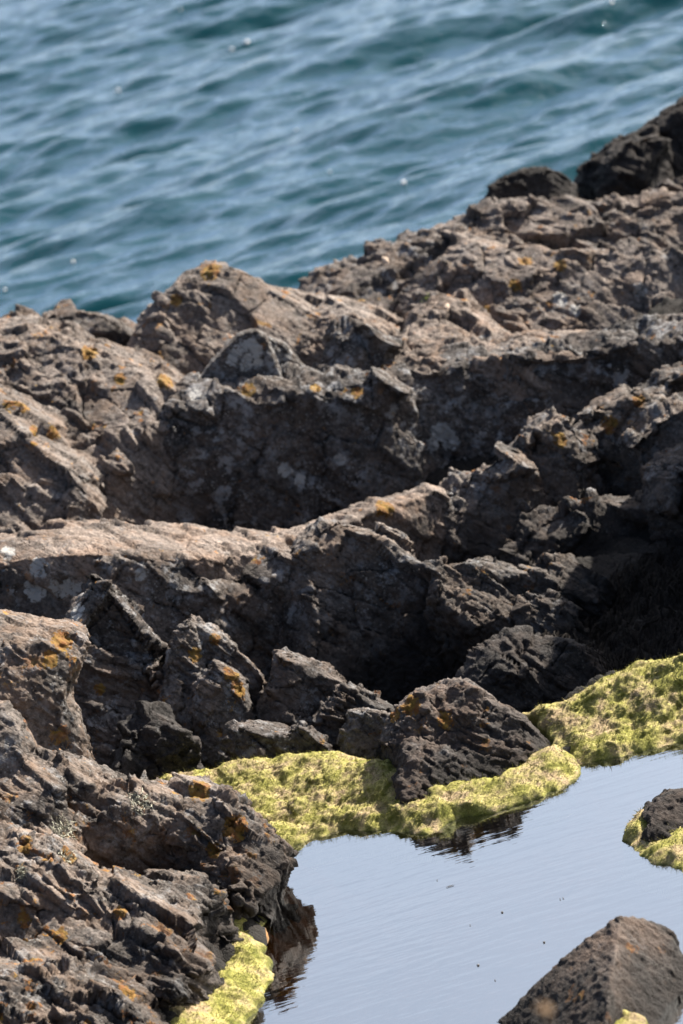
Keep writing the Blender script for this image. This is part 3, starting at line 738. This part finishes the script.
# ------------------------------------------------------------------ shore ground
def nonuni(a, b, d, far):
    core = np.arange(a, b + d / 2, d)
    def ext(step0, lim):
        o = []; s = step0; x = 0
        while x < lim:
            s *= 1.35; x += s; o.append(x)
        return np.array(o)
    e = ext(d, far)
    return np.concatenate([(a - e)[::-1], core, b + e])

pool_poly = [(p.x, p.y) for p in [PZ(*q) for q in ((225, 1050), (262, 985), (262, 940), (255, 905), (285, 862), (275, 835), (340, 815), (440, 815), (560, 780), (585, 762), (683, 738), (760, 715))]]
pool_poly = pool_poly + [(3.0, 15.2), (3.2, 13.6), (2.6, 12.0), (0.6, 11.8), (-.3, 12.3)]
ctrl = [(-3, 13, .15), (-1.2, 13, .15), (-1.2, 15, .2), (-3, 15.5, .4), (0, 16.3, .1), (1.2, 16.2, .12), (3, 16.2, .15), (-1, 17.0, -.4), (0, 17, -.45), (.8,17.2,-.4), (1.5, 17, -.3), (0,17.6,-.5),(-1,17.6,-.4),(1.5, 17.8, -.25), (.6,18.2,-.45),
        (3, 18, .2), (-3, 17.5, .4), (-1.2, 18, .0), (.5, 18.7, -.2), (1.6,18.9,-.12), (-2, 19.5, .3), (-.5, 20., .0), (.5,20.2,0), (2, 20.2, .0), (-2, 21, .5), (0, 21.5, .4), (2.5, 21.5, .45), (-3, 23, .4), (0, 23.5, .2),
        (3, 23.5, .5), (0, 25, -.9), (3, 25.5, -.6), (-3, 24.5, -.8), (0, 27, -2.2), (4, 28, -2), (-4, 27, -2.4), (5, 15, .4), (5, 20, .6), (-5, 20, .6), (-5, 15, .8), (5, 12, .6), (-5, 12, .6)]
gx1 = nonuni(-2.6, 2.8, .022, 3000); gy1 = nonuni(11.6, 26.5, .022, 3000)
gx, gy = np.meshgrid(gx1, gy1); x = gx.ravel().astype(np.float32); y = gy.ravel().astype(np.float32)
wt = 0; zz = 0
for (a, b, c) in ctrl:
    w = 1 / ((x - a) ** 2 + (y - b) ** 2 + .05) ** 1.6
    wt = wt + w; zz = zz + w * c
z = zz / wt
sd = poly_sd(x, y, pool_poly)
z = np.where(sd > 0, -np.minimum(sd * .9, .22), z * np.clip(-sd / .25, 0, 1))
z = np.where(y > 26, np.minimum(z, -1.2 - (y - 26) * .5), z)
z = np.maximum(z, -14)
# the bank the photographer stands on
bank = np.where(y < 11.4, np.minimum((11.4 - y) * .53 * .97, 4.35), -20)
bank = np.where(y < -3, 4.35, bank)
z = np.where(y < 11.6, np.maximum(z, bank), z)
far = sstep(6, 14, np.abs(x)); z = np.where(y > 11.6, z * (1 - far) + far * np.minimum(z, np.where(y < 24, .6, -3)), z)
q = np.stack([x, y, z], 1).astype(np.float32)
core = (np.abs(x) < 6) & (y > 10) & (y < 30)
vn = np.tile(np.array([[0.0, -0.35, 0.93]], np.float32), (len(q), 1))
d = rock_disp(q[core], vn[core], 40, k=.8, chunk=1.0)
inw = (sd[core] > -0.1)
dd = d - q[core]; dd[inw] *= 0.45
q[core] += dd
MAT['ground'] = rock_mat('shore_bedrock', (0.026, 0.022, 0.020), (0.016, 0.014, 0.012), (0.009, 0.008, 0.007), 0.0, 0.0, seed=14.0)  # shade of the gully put into the bedrock colour, near black
MAT['poolbed'] = simple_mat('brown_pool_bed', (0.24, 0.115, 0.035), .9, (0.10, 0.06, 0.022), 7, .4)
g = mesh_obj('shore_ground', q, grid_faces(len(gx1), len(gy1)), MAT['ground'])
g.data.materials.append(MAT['poolbed'])
fc = grid_faces(len(gx1), len(gy1))
wetf = ((sd[fc].mean(1) > 0) & (q[fc][:, :, 2].mean(1) < 0.0)).astype(np.int32)
g.data.polygons.foreach_set('material_index', wetf)
tag(g, kind='structure')
print('ground', time.time() - T0)

# ------------------------------------------------------------------ water
def water_mat(name, body, refl_lo, refl_hi, rough, transp, bump_fn, tint=(1, 1, 1)):
    m, nt, out = new_mat(name); n = N(nt)
    lw = n.add('ShaderNodeFresnel'); lw.inputs['IOR'].default_value = 1.33
    nrm = bump_fn(n)
    mr = n.add('ShaderNodeMapRange'); mr.inputs['From Min'].default_value = 0.02; mr.inputs['From Max'].default_value = 0.5
    mr.inputs['To Min'].default_value = refl_lo; mr.inputs['To Max'].default_value = refl_hi
    n.ln(lw.outputs[0], mr.inputs['Value'])
    gl = n.add('ShaderNodeBsdfGlossy'); gl.inputs['Color'].default_value = (*tint, 1); gl.inputs['Roughness'].default_value = rough
    if nrm is not None:
        n.ln(nrm, gl.inputs['Normal']); n.ln(nrm, lw.inputs['Normal'])
    if transp:
        b = n.add('ShaderNodeBsdfTransparent'); b.inputs['Color'].default_value = (*body, 1)
    else:
        b = n.add('ShaderNodeBsdfDiffuse'); b.inputs['Color'].default_value = (*body, 1)
    mx = n.add('ShaderNodeMixShader'); n.ln(mr.outputs[0], mx.inputs[0]); n.ln(b.outputs[0], mx.inputs[1]); n.ln(gl.outputs[0], mx.inputs[2])
    n.ln(mx.outputs[0], out.inputs['Surface'])
    return m

def pool_bump(n):
    mp = n.add('ShaderNodeMapping'); mp.inputs['Scale'].default_value = (1.6, 7, 1); mp.inputs['Rotation'].default_value = (0, 0, math.radians(-8))
    n.ln(n.coord(), mp.inputs['Vector'])
    a = n.noise(2.5, 3, .5, mp.outputs[0])
    return n.bump(a, 0.35, 0.004)
def sea_bump(n):
    mp = n.add('ShaderNodeMapping'); mp.inputs['Scale'].default_value = (1.5, 2.4, 1)
    n.ln(n.coord(), mp.inputs['Vector'])
    a = n.noise(3.0, 4, .6, mp.outputs[0])
    return n.bump(a, 0.8, 0.05)
MAT['pool'] = water_mat('still_pool_water', (0.62, 0.50, 0.34), .45, .95, .015, True, pool_bump, (.93, .97, 1))
MAT['sea'] = water_mat('open_sea_water', (0.005, 0.036, 0.046), .0, .78, .12, False, sea_bump, (.74, .85, 1.0))

wp = [(-1.9, 11.9), (3.4, 11.9), (3.4, 16.4), (-1.9, 16.4)]
pw = mesh_obj('pool_water', [(a, b, 0) for a, b in wp], [[0, 1, 2, 3]], MAT['pool'], False)
tag(pw, kind='structure')

rs = np.random.RandomState(5)
sx = nonuni(-8.5, 8.5, .068, 6000); sy = np.concatenate([nonuni(27, 60, .066, 9000)]); sy = np.concatenate([sy[sy < 60], nonuni(60.1, 95, .13, 9000)]); sy = sy[(sy < 60) | (np.arange(len(sy)) > np.argmax(sy >= 60) - 1)]; sy = np.unique(sy)
sy = sy[sy > 22.5]
gx, gy = np.meshgrid(sx, sy); x = gx.ravel().astype(np.float32); y = gy.ravel().astype(np.float32)
z = np.zeros_like(x)
for i in range(110):
    L = 0.34 * (1.03 ** i)
    th = math.radians(-80 + rs.normal(0, 32 if L < 1.6 else 18)); kx, ky = math.cos(th), math.sin(th)
    A = 0.0056 * L ** 0.74 * rs.uniform(.5, 1.3)
    wob = 0.8 * noise3(np.stack([x / (L * 4), y / (L * 4), np.full_like(x, i)], 1), 60)
    ph = 2 * math.pi * (x * kx + y * ky) / L + rs.uniform(0, 6.28) + wob * 3
    z += A * (np.sin(ph) + 0.25 * np.cos(2 * ph)) * (1 + 1.2 * wob)
fade = (1 - sstep(9, 25, np.abs(x))) * (1 - sstep(80, 140, y))
zs = -1.0 + z * fade
mesh_s = mesh_obj('sea_water', np.stack([x, y, zs], 1), grid_faces(len(sx), len(sy)), MAT['sea'])
tag(mesh_s, kind='structure')
print('water', time.time() - T0, z.std())

# ------------------------------------------------------------------ marks and small things lying on the rocks
from mathutils.bvhtree import BVHTree
dg = bpy.context.evaluated_depsgraph_get(); dg.update()
def hit(px, py):
    r = ray(px, py).normalized()
    ok, loc, nrm, idx, ob, _ = SC.ray_cast(dg, CAM, r)
    return (loc.copy(), nrm.copy(), ob) if ok else (None, None, None)

marks = {}
WHITE = [(236, 352, 5), (232, 360, 5), (243, 346, 5), (252, 343, 4), (256, 350, 6), (248, 357, 4), (246, 366, 5), (258, 362, 4),
         (40, 568, 8), (62, 585, 10), (78, 590, 7), (35, 590, 9), (75, 612, 8), (8, 552, 6), (140, 575, 5),
         (340, 460, 5), (440, 432, 8), (450, 440, 8), (432, 445, 6), (195, 395, 5), (285, 470, 6), (300, 480, 5), (560, 300, 6), (575, 310, 5), (640, 290, 6)]
ORANGE = [(12, 402, 8), (24, 406, 6), (90, 352, 7), (165, 380, 8), (55, 433, 6), (35, 430, 5), (210, 270, 9), (176, 300, 5), (248, 390, 6), (384, 508, 8),
          (62, 641, 9), (50, 660, 7), (232, 672, 7), (240, 690, 6), (315, 388, 5), (357, 393, 5), (360, 300, 4), (484, 308, 5), (560, 265, 6), (525, 262, 6), (515, 285, 5),
          (120, 378, 5), (70, 855, 8), (25, 845, 7), (200, 790, 9), (235, 828, 10), (215, 850, 7), (60, 935, 6), (120, 912, 6), (24, 920, 6), (128, 990, 8), (610, 425, 7), (640, 400, 6),
          (195, 655, 6), (215, 640, 5), (410, 705, 8), (395, 715, 6), (445, 720, 7), (100, 690, 5), (560, 440, 6)]
for ch, lst in ((0, WHITE), (1, ORANGE)):
    for px, py, r in lst:
        loc, nrm, ob = hit(px, py)
        if ob is None or ob.name.startswith(('sea_water', 'pool', 'algae', 'filaments')): continue
        rad = r / FPX * (loc - CAM).length * 1.15
        co = marks.setdefault(ob.name, [None, None])
        if co[0] is None:
            n_ = len(ob.data.vertices); a_ = np.empty(n_ * 3, np.float32); ob.data.vertices.foreach_get('co', a_)
            co[0] = a_.reshape(-1, 3); co[1] = np.zeros((n_, 4), np.float32)
        d_ = co[0] - np.array(loc, np.float32); d_[:, 1] *= .6
        dd_ = np.sqrt((d_ ** 2).sum(1))
        co[1][:, ch] = np.maximum(co[1][:, ch], 1 - sstep(rad * .3, rad * 1.9, dd_))
for nme, (c_, v_) in marks.items():
    me = bpy.data.objects[nme].data
    at = me.color_attributes.new('marks', 'FLOAT_COLOR', 'POINT'); at.data.foreach_set('color', v_.ravel())

# seaweed draped over the gully
rs = np.random.RandomState(12)
V_, F_ = [], []
def ribbon(p, d, L, w, segs=5, curl=.5):
    global V_, F_
    side = d.cross(Vector((0, 0, 1)) + Vector(rs.normal(0, .6, 3))).normalized() * w
    b = len(V_); q = p.copy(); dd = d.copy()
    for i in range(segs + 1):
        t = i / segs; ww = side * (1 - .55 * t)
        V_.append(q - ww); V_.append(q + ww)
        if i < segs: F_.append((b + 2 * i, b + 2 * i + 1, b + 2 * i + 3, b + 2 * i + 2))
        dd = (dd + Vector(rs.normal(0, curl, 3)) * .5 + Vector((0, 0, -.22))).normalized(); q = q + dd * L / segs
targets = [o for o in bpy.data.objects if o.name in ('shore_ground',) or (o.type == 'MESH' and ('leaning on the right foot' in str(o.get('label')) or 'blocky ridge with' in str(o.get('label'))))]
bvh = {o.name: BVHTree.FromObject(o, dg) for o in targets}
cnt = 0
while cnt < 12000:
    x_ = rs.uniform(.45, 2.3); y_ = rs.uniform(16.7, 19.7)
    best = None
    for b_ in bvh.values():
        h_ = b_.ray_cast(Vector((x_, y_, 3)), Vector((0, 0, -1)))
        if h_[0] is not None and (best is None or h_[0].z > best[0].z): best = h_
    cnt += 1
    if best is None or best[0].z > -.05 or x_ < .8 or y_ > 18.7 + .35 * (x_ - 1.6): continue
    if noise3(np.array([[x_ * 1.3, y_ * 1.3, 0]]), 9)[0] < -.35: continue
    n_ = best[1]
    d = Vector((-.35, -.9, -.05)) + Vector(rs.normal(0, .28, 3))
    ribbon(best[0] + n_ * rs.uniform(.005, .05), d.normalized(), rs.uniform(.12, .26), rs.uniform(.003, .006), 7, .35)
sw = mesh_obj('seaweed', [tuple(v) for v in V_], F_, MAT['weed'], True)
tag(sw, 'dark brown seaweed matting the shadowed gully below the blocky ridge', 'seaweed', kind='stuff')

# tufted lichen
def tuft(px, py, size, label, matk='ramalina', name='lichen_tuft', cat='lichen', n=160, group='pale lichen tufts on the near outcrop'):
    global V_, F_
    V_, F_ = [], []
    for i in range(n):
        loc, nrm, ob = hit(px + rs.normal(0, size), py + rs.normal(0, size))
        if i == 0: c0 = hit(px, py)[0]
        if loc is None or ob.name.startswith(('sea', 'pool')) or (loc - c0).length > .009 * size: continue
        d = (nrm + Vector(rs.normal(0, .5, 3)) + Vector((0, 0, .4))).normalized()
        p0 = loc - d * .004
        ribbon(p0, d, rs.uniform(.02, .045), rs.uniform(.0012, .003), 3, .9)
    o = mesh_obj(name, [tuple(v) for v in V_], F_, MAT[matk], False)
    return tag(o, label, cat, group)
tuft(62, 832, 8, 'pale grey-green lichen tuft on the near outcrop, the largest one', n=320)
tuft(68, 858, 6, 'pale lichen tuft just below the largest one on the near outcrop', n=180)
tuft(140, 803, 7, 'pale lichen tuft high on the shoulder of the near outcrop above a dark hollow', n=220)
tuft(22, 872, 4, 'small pale lichen tuft near the left edge of the near outcrop', n=120)
tuft(427, 298, 4, 'tiny fresh green plant in a crack of the upper ledge', 'leaf', 'small_plant', 'plant', 70, None)

# pale shards caught on the upper rocks
def pebble(px, py, r, label):
    loc, nrm, ob = hit(px, py)
    bm = bmesh.new(); bmesh.ops.create_icosphere(bm, subdivisions=2, radius=r)
    for v in bm.verts: v.co = Vector((v.co.x * 1.3, v.co.y * .8, v.co.z * .75)) * (1 + rs.uniform(-.22, .22))
    me = bpy.data.meshes.new('pebble'); bm.to_mesh(me); bm.free(); me.materials.append(MAT['quartz'])
    o = bpy.data.objects.new('pebble', me); C.objects.link(o); o.location = loc + Vector((0, 0, r * .35))
    o.rotation_euler = rs.uniform(0, 3, 3)
    return tag(o, label, 'pebble')
pebble(386, 263, .03, 'pale pebble lodged on the dark seaward shelf')
pebble(447, 309, .026, 'pinkish pebble on the ledge next to the tiny green plant')

# debris afloat on the pool
def debris(px, py, L, wd, ang, label):
    c_ = PZ(px, py, .003)
    bm = bmesh.new(); bmesh.ops.create_icosphere(bm, subdivisions=2, radius=1)
    for v in bm.verts: v.co = Vector((v.co.x * L * (1 + rs.uniform(-.2, .2)), v.co.y * wd, v.co.z * min(wd, .004)))
    me = bpy.data.meshes.new('floating_debris'); bm.to_mesh(me); bm.free(); me.materials.append(MAT['speck'])
    o = bpy.data.objects.new('floating_debris', me); C.objects.link(o); o.location = c_; o.rotation_euler = (0, 0, ang)
    return tag(o, label, 'debris', 'specks floating on the pool')
debris(450, 886, .02, .002, .1, 'thin dark twig afloat in the middle of the pool')
for px, py, r in ((502, 912, .009), (544, 942, .009), (478, 965, .010), (563, 898, .006), (495, 980, .006), (470, 925, .005), (560, 899, .005), (437, 880, .005)):
    debris(px, py, r * .6, r * .4, 0, 'small dark speck afloat on the open pool')

# sun glints on the sea, modelled as small white lumps
for px, py, r in ((232, 50, .024), (247, 43, .032), (118, 91, .028), (404, 183, .022), (73, 262, .016), (181, 10, .016), (612, 3, .02), (5, 290, .014), (330, 172, .012), (296, 130, .012)):
    c_ = hit(px, py)[0] + Vector((0, 0, r * .3))
    bm = bmesh.new(); bmesh.ops.create_icosphere(bm, subdivisions=2, radius=r)
    for v_ in bm.verts: v_.co = Vector((v_.co.x * 1.2, v_.co.y, v_.co.z * .9)) * (1 + rs.uniform(-.3, .3))
    me = bpy.data.meshes.new('glint_fleck'); bm.to_mesh(me); bm.free(); me.materials.append(MAT['glint'])
    o = bpy.data.objects.new('glint_fleck', me); C.objects.link(o); o.location = c_
    tag(o, 'small white lump modelling a sparkle of sun on a wavelet out at sea', 'glint', 'sun glints out at sea')

# dry seed head on a thin stem at the photographer's feet, far out of focus
def seedhead():
    p = PY(545, 1010, 6.0)
    foot = Vector((p.x + .03, p.y + .02, 2.72))
    V, F = [], []
    for i in range(9):
        t = i / 8; c_ = foot.lerp(p, t) + Vector((math.sin(t * 3) * .006, 0, 0))
        for k in range(5):
            a = k / 5 * 2 * math.pi; V.append((c_.x + math.cos(a) * .0006, c_.y + math.sin(a) * .0006, c_.z))
        if i:
            b = 5 * (i - 1)
            for k in range(5): F.append((b + k, b + (k + 1) % 5, b + 5 + (k + 1) % 5, b + 5 + k))
    bm = bmesh.new()
    for j in range(34):
        m_ = Matrix.Translation(p + Vector((rs.normal(0, .0055), rs.normal(0, .0055), rs.normal(0, .0065)))) @ Matrix.Rotation(rs.uniform(0, 3), 4, 'X') @ Matrix.Diagonal((.0032, .0032, .0065, 1))
        bmesh.ops.create_icosphere(bm, subdivisions=1, radius=1, matrix=m_)
    me = bpy.data.meshes.new('seed_head'); bm.to_mesh(me); bm.free(); me.materials.append(MAT['straw'])
    root = bpy.data.objects.new('dry_seed_stalk', None); C.objects.link(root); root.location = foot
    tag(root, 'blurred brown seed head close to the camera, over the pointed brown rock', 'plant')
    V = [(a - foot.x, b - foot.y, c - foot.z) for a, b, c in V]
    mesh_obj('stem', V, F, MAT['straw'], True, root)
    o = bpy.data.objects.new('seed_head', me); C.objects.link(o); o.parent = root; o.location = -foot
seedhead()
print('details', time.time() - T0)

# ------------------------------------------------------------------ light
SUN_EL, SUN_AZ = math.radians(40), math.radians(56)      # azimuth clockwise from +Y (away from the camera)
sd_ = Vector((math.sin(SUN_AZ) * math.cos(SUN_EL), math.cos(SUN_AZ) * math.cos(SUN_EL), math.sin(SUN_EL)))
sl = bpy.data.lights.new('sun', 'SUN'); sl.energy = 5.0; sl.angle = math.radians(.5); sl.color = (1, .915, .80)
so = bpy.data.objects.new('sun', sl); C.objects.link(so)
so.rotation_euler = sd_.to_track_quat('Z', 'Y').to_euler()
SKY_LOBE = (.232, .236, .242)
w = bpy.data.worlds.new('World'); SC.world = w; w.use_nodes = True
nt = w.node_tree; nt.nodes.clear()
sk = nt.nodes.new('ShaderNodeTexSky'); sk.sky_type = 'NISHITA'; sk.sun_disc = False
sk.air_density = 1.0; sk.dust_density = 3.0; sk.ozone_density = 1.0; sk.sun_elevation = SUN_EL; sk.sun_rotation = SUN_AZ
bg = nt.nodes.new('ShaderNodeBackground'); bg.inputs['Strength'].default_value = .058
wo = nt.nodes.new('ShaderNodeOutputWorld')
n = N(nt)
tc = n.add('ShaderNodeTexCoord')
# bright lobe added to the seaward sky so the pool reflects paler
dp = n.add('ShaderNodeVectorMath', operation='DOT_PRODUCT'); n.ln(tc.outputs['Generated'], dp.inputs[0])
ha, he = math.radians(10), math.radians(20)
dp.inputs[1].default_value = (math.sin(ha) * math.cos(he), math.cos(ha) * math.cos(he), math.sin(he))
lobe = n.ramp(dp.outputs['Value'], [(0.62, 0.0), (0.95, 1.0)], 'EASE')
mp = n.add('ShaderNodeMapping'); mp.inputs['Scale'].default_value = (1, 1, 4); n.ln(tc.outputs['Generated'], mp.inputs['Vector'])
cl = n.ramp(n.noise(2.6, 6, .6, mp.outputs[0]), [(0.3, 0.65), (0.65, 1.15)])
lobe_col = n.mix(1.0, n.mix(1.0, lobe, cl, 'MULTIPLY'), (SKY_LOBE[0], SKY_LOBE[1], SKY_LOBE[2]), 'MULTIPLY')
bg2 = nt.nodes.new('ShaderNodeBackground'); n.ln(lobe_col, bg2.inputs[0]); bg2.inputs['Strength'].default_value = 1.0
ad = nt.nodes.new('ShaderNodeAddShader')
nt.links.new(sk.outputs[0], bg.inputs[0]); n.ln(bg.outputs[0], ad.inputs[0]); n.ln(bg2.outputs[0], ad.inputs[1]); n.ln(ad.outputs[0], wo.inputs[0])

vs = SC.view_settings; vs.view_transform = 'Standard'; vs.look = 'None'; vs.exposure = 1.4; vs.gamma = 1; vs.use_curve_mapping = False
SC.cycles.max_bounces = 5; SC.cycles.diffuse_bounces = 2; SC.cycles.glossy_bounces = 3
SC.cycles.transparent_max_bounces = 6
SC.cycles.use_denoising = True
print('done', time.time() - T0)
